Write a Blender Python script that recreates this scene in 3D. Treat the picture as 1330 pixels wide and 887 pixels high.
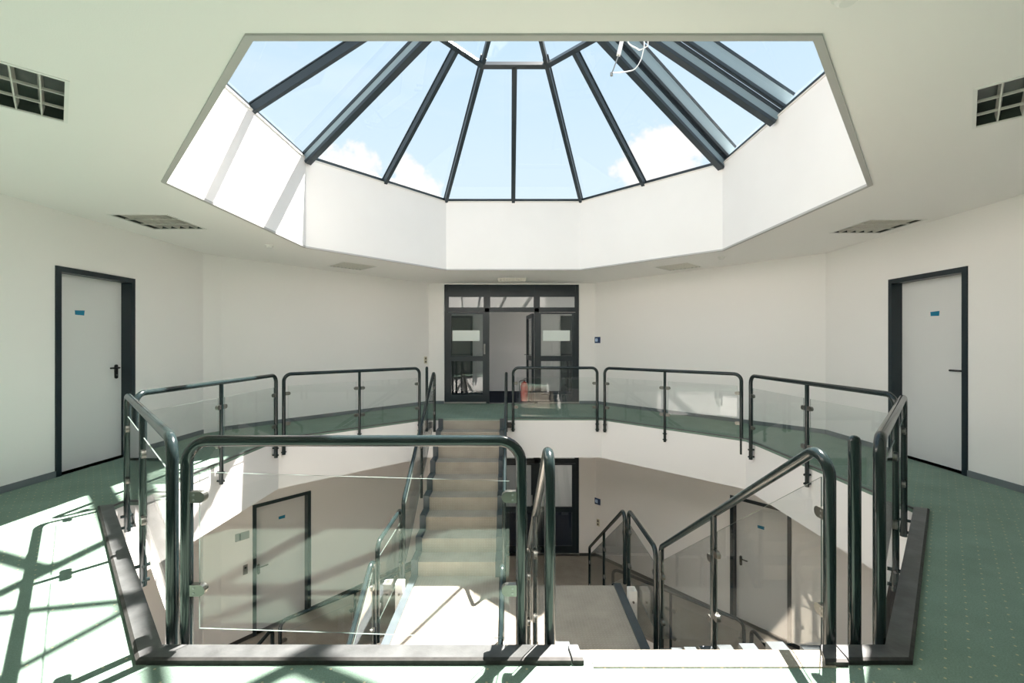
import bpy, math
from mathutils import Vector, Matrix
from mathutils.geometry import delaunay_2d_cdt

# ------------------------------------------------------------------ clear
for o in list(bpy.data.objects):
    bpy.data.objects.remove(o)
SC = bpy.context.scene
COL = SC.collection
R = math.radians

# ------------------------------------------------------------------ camera
EYE = 1.33
cam_d = bpy.data.cameras.new('camera')
cam_d.sensor_width = 36.0
cam_d.lens = 591.0 / 1330.0 * 36.0
cam_d.shift_y = 2.5 / 1330.0
cam_d.clip_start = 0.05
cam = bpy.data.objects.new('camera', cam_d)
cam.location = (0, 0, EYE)
cam.rotation_euler = (R(90), 0, 0)
COL.objects.link(cam)
SC.camera = cam

# ------------------------------------------------------------------ world (blue sky, low cumulus)
SUN_DIR = Vector((-0.33, -0.465, -1.0)).normalized()
SUN_E = 17.0
SKY_S = 0.44
w = bpy.data.worlds.new('sky')
SC.world = w
w.use_nodes = True
nt = w.node_tree
nt.nodes.clear()
def N(tree, typ, **kw):
    n = tree.nodes.new(typ)
    for k, v in kw.items():
        setattr(n, k, v)
    return n
tc = N(nt, 'ShaderNodeTexCoord')
sep = N(nt, 'ShaderNodeSeparateXYZ')
nt.links.new(tc.outputs['Generated'], sep.inputs[0])
ramp = N(nt, 'ShaderNodeValToRGB')
ramp.color_ramp.elements[0].position = 0.0
ramp.color_ramp.elements[0].color = (0.78, 0.88, 0.95, 1)
ramp.color_ramp.elements[1].position = 0.85
ramp.color_ramp.elements[1].color = (0.44, 0.69, 0.94, 1)
e = ramp.color_ramp.elements.new(0.36)
e.color = (0.68, 0.84, 0.96, 1)
nt.links.new(sep.outputs['Z'], ramp.inputs[0])
# thin cirrus
mp = N(nt, 'ShaderNodeMapping')
mp.inputs['Scale'].default_value = (1.2, 1.2, 5.0)
nt.links.new(tc.outputs['Generated'], mp.inputs[0])
nz = N(nt, 'ShaderNodeTexNoise')
nz.inputs['Scale'].default_value = 2.3
nz.inputs['Detail'].default_value = 6
nt.links.new(mp.outputs[0], nz.inputs['Vector'])
cr = N(nt, 'ShaderNodeMapRange')
cr.inputs['From Min'].default_value = 0.48
cr.inputs['From Max'].default_value = 0.85
cr.inputs['To Max'].default_value = 0.55
nt.links.new(nz.outputs['Fac'], cr.inputs['Value'])
m1 = N(nt, 'ShaderNodeMix', data_type='RGBA')
m1.inputs[7].default_value = (0.86, 0.93, 0.98, 1)
nt.links.new(cr.outputs[0], m1.inputs[0])
nt.links.new(ramp.outputs[0], m1.inputs[6])
# cumulus low over the horizon
nz2 = N(nt, 'ShaderNodeTexNoise')
nz2.inputs['Scale'].default_value = 11.0
nz2.inputs['Detail'].default_value = 7
nz2.inputs['Roughness'].default_value = 0.55
nt.links.new(tc.outputs['Generated'], nz2.inputs['Vector'])
ma = N(nt, 'ShaderNodeMath', operation='MULTIPLY_ADD')
ma.inputs[1].default_value = -2.2
ma.inputs[2].default_value = 0.52
nt.links.new(sep.outputs['Z'], ma.inputs[0])
for (cdir, crad) in (((0.300, 0.885, 0.355), 0.20), ((-0.33, 0.885, 0.335), 0.17), ((-0.20, 0.92, 0.30), 0.17)):
    dv = N(nt, 'ShaderNodeVectorMath', operation='DISTANCE')
    dv.inputs[1].default_value = Vector(cdir).normalized()
    nt.links.new(tc.outputs['Generated'], dv.inputs[0])
    cm = N(nt, 'ShaderNodeMapRange')
    cm.inputs['From Min'].default_value = 0.0
    cm.inputs['From Max'].default_value = crad
    cm.inputs['To Min'].default_value = 0.26
    cm.inputs['To Max'].default_value = -0.4
    nt.links.new(dv.outputs['Value'], cm.inputs['Value'])
    mxm = N(nt, 'ShaderNodeMath', operation='MAXIMUM')
    nt.links.new(ma.outputs[0], mxm.inputs[0])
    nt.links.new(cm.outputs[0], mxm.inputs[1])
    ma = mxm
ad = N(nt, 'ShaderNodeMath', operation='ADD')
nt.links.new(ma.outputs[0], ad.inputs[0])
nt.links.new(nz2.outputs['Fac'], ad.inputs[1])
mr = N(nt, 'ShaderNodeMapRange', interpolation_type='SMOOTHSTEP')
mr.inputs['From Min'].default_value = 0.50
mr.inputs['From Max'].default_value = 0.60
nt.links.new(ad.outputs[0], mr.inputs['Value'])
m2 = N(nt, 'ShaderNodeMix', data_type='RGBA')
m2.inputs[7].default_value = (0.97, 0.96, 0.94, 1)
nt.links.new(mr.outputs[0], m2.inputs[0])
nt.links.new(m1.outputs[2], m2.inputs[6])
bg = N(nt, 'ShaderNodeBackground')
bg.inputs['Strength'].default_value = SKY_S
nt.links.new(m2.outputs[2], bg.inputs['Color'])
wo = N(nt, 'ShaderNodeOutputWorld')
nt.links.new(bg.outputs[0], wo.inputs[0])

# ------------------------------------------------------------------ sun
sd = bpy.data.lights.new('sun_offscreen', 'SUN')
sd.energy = SUN_E
sd.angle = R(0.6)
sd.color = (1.0, 0.925, 0.85)
sun = bpy.data.objects.new('sun_offscreen', sd)
sun.rotation_euler = SUN_DIR.to_track_quat('-Z', 'Y').to_euler()
sun.location = (6, 14, 20)
COL.objects.link(sun)

# ------------------------------------------------------------------ view
vs = SC.view_settings
vs.view_transform = 'Standard'
vs.look = 'None'
vs.exposure = 1.35
vs.gamma = 1.0
vs.use_curve_mapping = False
try:
    SC.cycles.max_bounces = 18
    SC.cycles.diffuse_bounces = 14
    SC.cycles.glossy_bounces = 5
    SC.cycles.transparent_max_bounces = 40
except Exception:
    pass

# ================================================================== materials
def mat(name, col, rough=0.5, metal=0.0, spec=0.5, bump=None, var=None):
    m = bpy.data.materials.new(name)
    m.use_nodes = True
    t = m.node_tree
    b = t.nodes['Principled BSDF']
    b.inputs['Base Color'].default_value = (*col, 1)
    b.inputs['Roughness'].default_value = rough
    b.inputs['Metallic'].default_value = metal
    b.inputs['Specular IOR Level'].default_value = spec
    if bump or var:
        g = N(t, 'ShaderNodeTexCoord')
    if var:   # (scale, amount)
        n = N(t, 'ShaderNodeTexNoise')
        n.inputs['Scale'].default_value = var[0]
        n.inputs['Detail'].default_value = 5
        t.links.new(g.outputs['Object'], n.inputs['Vector'])
        r = N(t, 'ShaderNodeValToRGB')
        a = var[1]
        r.color_ramp.elements[0].position = 0.3
        r.color_ramp.elements[1].position = 0.7
        r.color_ramp.elements[0].color = (*[c * (1 - a) for c in col], 1)
        r.color_ramp.elements[1].color = (*[min(1, c * (1 + a)) for c in col], 1)
        t.links.new(n.outputs['Fac'], r.inputs[0])
        t.links.new(r.outputs[0], b.inputs['Base Color'])
    if bump:  # (scale, strength)
        n2 = N(t, 'ShaderNodeTexNoise')
        n2.inputs['Scale'].default_value = bump[0]
        n2.inputs['Detail'].default_value = 3
        t.links.new(g.outputs['Object'], n2.inputs['Vector'])
        bp = N(t, 'ShaderNodeBump')
        bp.inputs['Strength'].default_value = bump[1]
        bp.inputs['Distance'].default_value = 0.004
        t.links.new(n2.outputs['Fac'], bp.inputs['Height'])
        t.links.new(bp.outputs[0], b.inputs['Normal'])
    return m

def carpet(name, base, dot, pitch_u, pitch_v, dot_r, var=0.14, worn=0.0):
    m = bpy.data.materials.new(name)
    m.use_nodes = True
    t = m.node_tree
    b = t.nodes['Principled BSDF']
    b.inputs['Roughness'].default_value = 0.95
    b.inputs['Specular IOR Level'].default_value = 0.15
    uv = N(t, 'ShaderNodeUVMap')
    sx = N(t, 'ShaderNodeSeparateXYZ')
    t.links.new(uv.outputs[0], sx.inputs[0])
    ds = []
    for ax, p in (('X', pitch_u), ('Y', pitch_v)):
        d = N(t, 'ShaderNodeMath', operation='DIVIDE')
        d.inputs[1].default_value = p
        t.links.new(sx.outputs[ax], d.inputs[0])
        f = N(t, 'ShaderNodeMath', operation='FRACT')
        t.links.new(d.outputs[0], f.inputs[0])
        s = N(t, 'ShaderNodeMath', operation='SUBTRACT')
        s.inputs[1].default_value = 0.5
        t.links.new(f.outputs[0], s.inputs[0])
        q = N(t, 'ShaderNodeMath', operation='MULTIPLY')
        q.inputs[1].default_value = p
        t.links.new(s.outputs[0], q.inputs[0])
        ds.append(q)
    cv = N(t, 'ShaderNodeCombineXYZ')
    t.links.new(ds[0].outputs[0], cv.inputs[0])
    t.links.new(ds[1].outputs[0], cv.inputs[1])
    ln = N(t, 'ShaderNodeVectorMath', operation='LENGTH')
    t.links.new(cv.outputs[0], ln.inputs[0])
    lt = N(t, 'ShaderNodeMath', operation='LESS_THAN')
    lt.inputs[1].default_value = dot_r
    t.links.new(ln.outputs['Value'], lt.inputs[0])
    n = N(t, 'ShaderNodeTexNoise')
    n.inputs['Scale'].default_value = 2.2
    n.inputs['Detail'].default_value = 8
    n.inputs['Roughness'].default_value = 0.65
    t.links.new(uv.outputs[0], n.inputs['Vector'])
    r = N(t, 'ShaderNodeValToRGB')
    r.color_ramp.elements[0].position = 0.33
    r.color_ramp.elements[1].position = 0.68
    r.color_ramp.elements[0].color = (*[c * (1 - var) for c in base], 1)
    r.color_ramp.elements[1].color = (*[c * (1 + var) for c in base], 1)
    t.links.new(n.outputs['Fac'], r.inputs[0])
    fz = N(t, 'ShaderNodeTexNoise')
    fz.inputs['Scale'].default_value = 160
    fz.inputs['Detail'].default_value = 2
    t.links.new(uv.outputs[0], fz.inputs['Vector'])
    fr = N(t, 'ShaderNodeMapRange')
    fr.inputs['From Min'].default_value = 0.3
    fr.inputs['From Max'].default_value = 0.7
    fr.inputs['To Min'].default_value = 0.86
    fr.inputs['To Max'].default_value = 1.14
    t.links.new(fz.outputs['Fac'], fr.inputs['Value'])
    mul = N(t, 'ShaderNodeVectorMath', operation='SCALE')
    t.links.new(r.outputs[0], mul.inputs[0])
    t.links.new(fr.outputs[0], mul.inputs['Scale'])
    mx = N(t, 'ShaderNodeMix', data_type='RGBA')
    mx.inputs[7].default_value = (*dot, 1)
    t.links.new(lt.outputs[0], mx.inputs[0])
    t.links.new(mul.outputs[0], mx.inputs[6])
    t.links.new(mx.outputs[2], b.inputs['Base Color'])
    bp = N(t, 'ShaderNodeBump')
    bp.inputs['Strength'].default_value = 0.35
    bp.inputs['Distance'].default_value = 0.003
    t.links.new(fz.outputs['Fac'], bp.inputs['Height'])
    t.links.new(bp.outputs[0], b.inputs['Normal'])
    return m

def glass(name, tint, f0=0.04):
    m = bpy.data.materials.new(name)
    m.use_nodes = True
    t = m.node_tree
    t.nodes.clear()
    lw = N(t, 'ShaderNodeLayerWeight')
    lw.inputs['Blend'].default_value = 0.5
    p = N(t, 'ShaderNodeMath', operation='POWER')
    p.inputs[1].default_value = 5.0
    t.links.new(lw.outputs['Facing'], p.inputs[0])
    ma = N(t, 'ShaderNodeMath', operation='MULTIPLY_ADD')
    ma.inputs[1].default_value = 1 - f0
    ma.inputs[2].default_value = f0
    t.links.new(p.outputs[0], ma.inputs[0])
    tr = N(t, 'ShaderNodeBsdfTransparent')
    tr.inputs[0].default_value = (*tint, 1)
    gl = N(t, 'ShaderNodeBsdfGlossy')
    gl.inputs['Roughness'].default_value = 0.0
    mx = N(t, 'ShaderNodeMixShader')
    t.links.new(ma.outputs[0], mx.inputs[0])
    t.links.new(tr.outputs[0], mx.inputs[1])
    t.links.new(gl.outputs[0], mx.inputs[2])
    o = N(t, 'ShaderNodeOutputMaterial')
    t.links.new(mx.outputs[0], o.inputs[0])
    return m

M = {}
M['wall'] = mat('white_wall_paint', (0.90, 0.885, 0.87), 0.9, spec=0.2, bump=(220, 0.12))
M['ceil'] = mat('white_ceiling_paint', (0.90, 0.885, 0.87), 0.95, spec=0.1, bump=(160, 0.15))
M['fascia'] = mat('white_fascia_paint', (0.90, 0.885, 0.87), 0.85, spec=0.2, bump=(90, 0.08))
M['shaft'] = mat('white_shaft_paint', (0.90, 0.885, 0.87), 0.9, spec=0.2, var=(1.5, 0.015))
M['green'] = carpet('green_dotted_carpet', (0.19, 0.27, 0.225), (0.48, 0.45, 0.29), 0.080, 0.074, 0.0050, var=0.10)
M['brown'] = carpet('brown_beige_dotted_carpet', (0.36, 0.325, 0.275), (0.43, 0.395, 0.34), 0.035, 0.035, 0.005, var=0.14)
M['navyfloor'] = carpet('navy_corridor_carpet', (0.022, 0.028, 0.045), (0.03, 0.035, 0.05), 0.05, 0.05, 0.004)
M['tube'] = mat('grey_green_enamel_tube', (0.012, 0.021, 0.022), 0.16, spec=0.5)
M['frame'] = mat('anthracite_frame_paint', (0.011, 0.021, 0.028), 0.35, spec=0.5)
M['alu'] = mat('brushed_aluminium', (0.60, 0.58, 0.55), 0.35, metal=0.8)
M['dark'] = mat('dark_rubber', (0.022, 0.024, 0.026), 0.55, var=(14, 0.3))
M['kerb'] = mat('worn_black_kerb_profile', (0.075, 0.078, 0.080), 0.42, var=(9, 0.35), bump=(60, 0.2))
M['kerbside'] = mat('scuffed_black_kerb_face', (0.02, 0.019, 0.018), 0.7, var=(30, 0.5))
M['string'] = mat('slate_blue_stair_stringer', (0.05, 0.066, 0.076), 0.45, var=(8, 0.15))
M['door'] = mat('pale_grey_door_leaf', (0.76, 0.765, 0.765), 0.45, spec=0.4)
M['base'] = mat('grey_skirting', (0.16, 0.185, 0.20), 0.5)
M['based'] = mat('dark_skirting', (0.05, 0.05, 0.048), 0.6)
M['black'] = mat('black_plastic', (0.012, 0.012, 0.013), 0.35)
M['chrome'] = mat('satin_chrome', (0.22, 0.22, 0.20), 0.3, metal=1.0)
M['bronze'] = mat('grey_bronze_handle', (0.12, 0.115, 0.10), 0.4, metal=0.5)
M['blue'] = mat('blue_label_tape', (0.0, 0.20, 0.36), 0.5)
M['navy'] = mat('navy_sign', (0.005, 0.03, 0.11), 0.4)
M['pict'] = mat('pale_blue_pictogram', (0.55, 0.70, 0.92), 0.5)
M['red'] = mat('red_enamel', (0.55, 0.012, 0.015), 0.3)
M['white'] = mat('white_plastic', (0.82, 0.82, 0.80), 0.45)
M['cream'] = mat('cream_socket', (0.62, 0.58, 0.44), 0.5)
M['louver'] = mat('pale_louver_aluminium', (0.72, 0.71, 0.66), 0.35, metal=0.3)
M['tray'] = mat('dark_reflector_tray', (0.075, 0.092, 0.082), 0.3, metal=0.4)
M['trim'] = mat('grey_edge_profile', (0.47, 0.465, 0.455), 0.5)
M['web'] = mat('pale_blue_grey_rafter_side', (0.22, 0.29, 0.32), 0.35)
M['rafter'] = mat('anthracite_rafter', (0.024, 0.035, 0.043), 0.35, spec=0.5)
M['sill'] = mat('off_white_sill', (0.72, 0.70, 0.66), 0.6)
M['frost'] = mat('frosted_film', (0.80, 0.87, 0.85), 0.6)
M['greydoor'] = mat('grey_corridor_door', (0.12, 0.125, 0.12), 0.5)
M['edge'] = mat('pale_glass_edge', (0.13, 0.17, 0.155), 0.3)
M['steel'] = mat('grey_steel_plate', (0.33, 0.33, 0.32), 0.4, metal=0.6)
M['glass'] = glass('clear_rail_glass', (0.975, 0.985, 0.98))
M['roofglass'] = glass('clear_roof_glass', (0.985, 0.99, 0.99))
M['doorglass'] = glass('door_glass', (0.80, 0.83, 0.83), 0.05)

# ================================================================== mesh helpers
class MB:
    def __init__(s):
        s.v = []; s.f = []; s.mi = []; s.uv = {}
    def quad(s, a, b, c, d, mi=0):
        n = len(s.v); s.v += [Vector(a), Vector(b), Vector(c), Vector(d)]
        s.f.append((n, n + 1, n + 2, n + 3)); s.mi.append(mi)
    def poly(s, pts, mi=0):
        n = len(s.v); s.v += [Vector(p) for p in pts]
        s.f.append(tuple(range(n, n + len(pts)))); s.mi.append(mi)
    def box8(s, p, mi=0, side=None):
        # p: 4 bottom then 4 top (same winding)
        n = len(s.v); s.v += [Vector(q) for q in p]
        fs = [(3, 2, 1, 0), (4, 5, 6, 7), (0, 1, 5, 4), (1, 2, 6, 5), (2, 3, 7, 6), (3, 0, 4, 7)]
        for i, f in enumerate(fs):
            s.f.append(tuple(n + k for k in f))
            s.mi.append(side if (side is not None and i >= 2) else mi)
    def box(s, x0, x1, y0, y1, z0, z1, mi=0):
        s.box8([(x0, y0, z0), (x1, y0, z0), (x1, y1, z0), (x0, y1, z0),
                (x0, y0, z1), (x1, y0, z1), (x1, y1, z1), (x0, y1, z1)], mi)
    def prism(s, poly, d, mi=0, side=None):
        # extrude planar polygon (3d pts) by vector d
        d = Vector(d); k = len(poly); n = len(s.v)
        s.v += [Vector(p) for p in poly] + [Vector(p) + d for p in poly]
        s.f.append(tuple(n + i for i in reversed(range(k)))); s.mi.append(mi)
        s.f.append(tuple(n + k + i for i in range(k))); s.mi.append(mi)
        for i in range(k):
            j = (i + 1) % k
            s.f.append((n + i, n + j, n + k + j, n + k + i))
            s.mi.append(mi if side is None else side)
    def bar(s, p0, p1, wd, ht, up=(0, 0, 1), drop=0.0, mi=0):
        # rectangular bar; top face centred line p0-p1 shifted by -drop along up
        p0 = Vector(p0); p1 = Vector(p1); d = (p1 - p0).normalized()
        u = Vector(up); u = (u - d * u.dot(d)).normalized(); r = d.cross(u)
        a = r * wd / 2; t = -u * drop; b = -u * (drop + ht)
        s.box8([p0 - a + b, p0 + a + b, p1 + a + b, p1 - a + b, p0 - a + t, p0 + a + t, p1 + a + t, p1 - a + t], mi)
    def tube(s, pts, r, n=12, mi=0):
        pts = [Vector(p) for p in pts]
        rings = []
        d0 = (pts[1] - pts[0]).normalized()
        ref = Vector((0, 0, 1)) if abs(d0.z) < 0.9 else Vector((1, 0, 0))
        u = d0.cross(ref).normalized()
        for i, p in enumerate(pts):
            if i == 0: d = d0
            elif i == len(pts) - 1: d = (pts[-1] - pts[-2]).normalized()
            else: d = ((pts[i + 1] - p).normalized() + (p - pts[i - 1]).normalized()).normalized()
            u = (u - d * u.dot(d)).normalized(); v = d.cross(u)
            base = len(s.v)
            for k in range(n):
                a = 2 * math.pi * k / n
                s.v.append(p + (u * math.cos(a) + v * math.sin(a)) * r)
            rings.append(base)
        for a, b in zip(rings[:-1], rings[1:]):
            for k in range(n):
                j = (k + 1) % n
                s.f.append((a + k, a + j, b + j, b + k)); s.mi.append(mi)
        s.f.append(tuple(rings[0] + k for k in reversed(range(n)))); s.mi.append(mi)
        s.f.append(tuple(rings[-1] + k for k in range(n))); s.mi.append(mi)
    def lathe(s, prof, c=(0, 0, 0), n=20, mi=0):
        c = Vector(c); rings = []
        for (r, z) in prof:
            base = len(s.v)
            for k in range(n):
                a = 2 * math.pi * k / n
                s.v.append(c + Vector((r * math.cos(a), r * math.sin(a), z)))
            rings.append(base)
        for a, b in zip(rings[:-1], rings[1:]):
            for k in range(n):
                j = (k + 1) % n
                s.f.append((a + k, a + j, b + j, b + k)); s.mi.append(mi)
        s.f.append(tuple(rings[0] + k for k in reversed(range(n)))); s.mi.append(mi)
        s.f.append(tuple(rings[-1] + k for k in range(n))); s.mi.append(mi)
    def build(s, name, mats, parent=None, smooth=False, uvf=None):
        if not isinstance(mats, (list, tuple)): mats = [mats]
        org = world_loc(parent) if parent else (Vector((0, 0, 0)))
        if parent is None:
            lo = [min(v[i] for v in s.v) for i in range(3)]; hi = [max(v[i] for v in s.v) for i in range(3)]
            org = Vector(((lo[0] + hi[0]) / 2, (lo[1] + hi[1]) / 2, lo[2]))
        me = bpy.data.meshes.new(name)
        me.from_pydata([tuple(v - org) for v in s.v], [], s.f)
        for m in mats: me.materials.append(M[m])
        for p, i in zip(me.polygons, s.mi): p.material_index = i
        if uvf:
            ul = me.uv_layers.new(name='UVMap')
            for p in me.polygons:
                for li in p.loop_indices:
                    co = s.v[me.loops[li].vertex_index]
                    ul.data[li].uv = uvf(co, p.normal)
        me.validate()
        me.update()
        if smooth:
            for p in me.polygons: p.use_smooth = True
            try: me.set_sharp_from_angle(angle=R(40))
            except Exception: pass
        o = bpy.data.objects.new(name, me)
        COL.objects.link(o)
        if parent: o.parent = parent
        else: o.location = org
        LOC[o.name] = org
        return o

LOC = {}
def world_loc(o): return LOC[o.name]
def tag(o, label=None, cat=None, group=None, kind=None):
    if label: o['label'] = label
    if cat: o['category'] = cat
    if group: o['group'] = group
    if kind: o['kind'] = kind
    return o
def thing(name, loc, label=None, cat=None, group=None, kind=None):
    o = bpy.data.objects.new(name, None)
    o.empty_display_size = 0.1
    o.location = loc
    COL.objects.link(o)
    LOC[o.name] = Vector(loc)
    return tag(o, label, cat, group, kind)
def struct(o, label, cat='structure'):
    return tag(o, label, cat, None, 'structure')

def fillet(pts, r, n=6):
    pts = [Vector(p) for p in pts]; out = [pts[0]]
    for i in range(1, len(pts) - 1):
        a, b, c = pts[i - 1], pts[i], pts[i + 1]
        d1 = (a - b).normalized(); d2 = (c - b).normalized()
        ang = d1.angle(d2)
        if ang > R(176): out.append(b); continue
        t = min(r / math.tan(ang / 2), (a - b).length * 0.49, (c - b).length * 0.49)
        rr = t * math.tan(ang / 2)
        cen = b + (d1 + d2).normalized() * (rr / math.sin(ang / 2))
        s0 = b + d1 * t - cen; s1 = b + d2 * t - cen
        tot = s0.angle(s1)
        for k in range(n + 1):
            q = k / n
            out.append(cen + (s0 * math.sin((1 - q) * tot) + s1 * math.sin(q * tot)) / math.sin(tot))
    out.append(pts[-1])
    return out

# ================================================================== measured plan
CEIL = 2.66
LOW = -3.36           # lower floor
LAND = -1.68          # half landing
SOFF = -0.69          # lower ceiling = bottom of gallery fascia
BASE_Z = -6.72        # basement floor
V = [(-1.52, 1.97), (-3.25, 3.70), (-3.25, 6.33), (-1.53, 8.05), (1.58, 8.05), (3.24, 6.30), (3.22, 3.64), (1.62, 1.97)]
W = [(-1.90, -1.30), (-4.53, 3.10), (-4.57, 6.74), (-1.84, 10.05), (1.84, 10.05), (4.62, 6.70), (4.53, 3.10), (1.90, -1.30)]
C = [(-1.135, 1.985), (-2.85, 3.745), (-2.85, 6.29), (-1.19, 8.23), (1.24, 8.23), (3.00, 6.48), (2.99, 3.82), (1.32, 1.985)]
SKB = 3.88            # skylight base
APEX = Vector((0.04, 5.10, 5.865))
v3 = lambda p, z: Vector((p[0], p[1], z))

def offset_poly(P, d):
    # positive d = outwards (polygon listed clockwise seen from above: V0 near left, going left/back/right)
    out = []
    n = len(P)
    for i in range(n):
        p0, p1, p2 = Vector(P[i - 1]), Vector(P[i]), Vector(P[(i + 1) % n])
        e1 = (p1 - p0).normalized(); e2 = (p2 - p1).normalized()
        n1 = Vector((-e1.y, e1.x)); n2 = Vector((-e2.y, e2.x))
        bis = (n1 + n2).normalized()
        out.append(tuple(p1 + bis * d / bis.dot(n1)))
    return out

# ================================================================== floors
def ring_floor(name, holeP, outP, z, material, label, secname):
    root = thing(name, (0, 5, z), label, 'floor', None, 'structure')
    n = 8
    for i in range(n):
        a, b = Vector(holeP[i]), Vector(holeP[(i + 1) % n])
        c, d = Vector(outP[(i + 1) % n]), Vector(outP[i])
        mb = MB()
        e = (b - a).normalized(); nn = Vector((-e.y, e.x))
        mb.box8([v3(a, z - 0.03), v3(b, z - 0.03), v3(c, z - 0.03), v3(d, z - 0.03), v3(a, z), v3(b, z), v3(c, z), v3(d, z)])
        mb.build(secname, material, root, uvf=lambda co, no, a=a, e=e, nn=nn: ((Vector((co.x, co.y)) - a).dot(e), (Vector((co.x, co.y)) - a).dot(nn)))
    return root
WO = offset_poly(W, 0.12)
ring_floor('floor', V, WO, 0.0, 'green', 'green carpeted gallery floor with rows of yellow dots around the stairwell', 'carpet_section')
VL = [(-1.55, 2.20), (-3.25, 3.90), (-3.25, 6.15), (-1.55, 7.84), (1.55, 7.84), (3.25, 6.15), (3.25, 3.90), (1.55, 2.20)]
ring_floor('floor_lower', VL, WO, LOW, 'brown', 'brown carpeted floor of the lower storey', 'carpet_section')
mb = MB(); mb.box(-5, 5, -1.6, 10.3, BASE_Z - 0.1, BASE_Z)
struct(mb.build('floor_basement', 'brown', uvf=lambda c, n: (c.x, c.y)), 'brown carpeted floor at the foot of the stairwell', 'floor')

# gallery fascia: white slab edge, one panel per side; slab soffits
def fascia(name, P, z0, z1, label):
    root = thing(name, (0, 5, z0), label, 'fascia', None, 'structure')
    O = offset_poly(P, 0.10)
    for i in range(8):
        j = (i + 1) % 8
        mb = MB()
        mb.box8([v3(P[i], z0), v3(P[j], z0), v3(O[j], z0), v3(O[i], z0), v3(P[i], z1), v3(P[j], z1), v3(O[j], z1), v3(O[i], z1)])
        mb.build('fascia_panel', 'fascia', root)
fascia('trim_1', V, SOFF, -0.031, 'white slab edge running round the stairwell below the green gallery')
fascia('trim_2', VL, LOW - 0.69, LOW - 0.031, 'white slab edge round the stairwell at the lower storey')
def ring_sheet(name, P, O, z0, z1, material, label):
    mb = MB()
    for i in range(8):
        j = (i + 1) % 8
        mb.box8([v3(P[i], z0), v3(P[j], z0), v3(O[j], z0), v3(O[i], z0), v3(P[i], z1), v3(P[j], z1), v3(O[j], z1), v3(O[i], z1)])
    return struct(mb.build(name, material), label, 'ceiling')
ring_sheet('ceiling_lower', offset_poly(V, 0.09), WO, SOFF, SOFF + 0.05, 'ceil', 'white ceiling of the lower storey under the gallery')
ring_sheet('ceiling_basement', offset_poly(VL, 0.09), WO, LOW - 0.69, LOW - 0.64, 'ceil', 'white ceiling below the lower storey')

# ================================================================== walls
TH = 0.16
class WallFrame:
    def __init__(s, A, B):
        s.a = Vector(A); s.b = Vector(B); s.L = (s.b - s.a).length
        s.e = (s.b - s.a) / s.L; s.n = Vector((s.e.y, -s.e.x))   # into the room (clockwise plan)
    def p(s, t, z, d=0.0):
        q = s.a + s.e * t + s.n * d
        return Vector((q.x, q.y, z))
    def box(s, mb, t0, t1, z0, z1, d0, d1, mi=0):
        mb.box8([s.p(t0, z0, d0), s.p(t1, z0, d0), s.p(t1, z0, d1), s.p(t0, z0, d1),
                 s.p(t0, z1, d0), s.p(t1, z1, d0), s.p(t1, z1, d1), s.p(t0, z1, d1)], mi)
    def at_px(s, px):    # position along the wall that the given bearing meets (plan measurement)
        k = (px - 665.0) / 591.0
        return (k * s.a.y - s.a.x) / (s.e.x - k * s.e.y)
def wall(name, A, B, label, holes=(), z0=BASE_Z, z1=CEIL + 0.02, ext=0.0):
    wf = WallFrame(A, B)
    S = sorted({-ext, wf.L + ext} | {h[0] for h in holes} | {h[1] for h in holes})
    Z = sorted({z0, z1} | {h[2] for h in holes} | {h[3] for h in holes})
    mb = MB()
    for s0, s1 in zip(S[:-1], S[1:]):
        for a, b in zip(Z[:-1], Z[1:]):
            ms, mz = (s0 + s1) / 2, (a + b) / 2
            if any(h[0] < ms < h[1] and h[2] < mz < h[3] for h in holes): continue
            wf.box(mb, s0, s1, a, b, -TH, 0)
    struct(mb.build(name, 'wall'), label, 'wall')
    return wf

def baseboard(name, wf, segs, z, label, material='base', h=0.062):
    mb = MB()
    for (s0, s1) in segs: wf.box(mb, s0, s1, z, z + h, 0.0, 0.012)
    struct(mb.build(name, material), label, 'baseboard')

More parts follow.
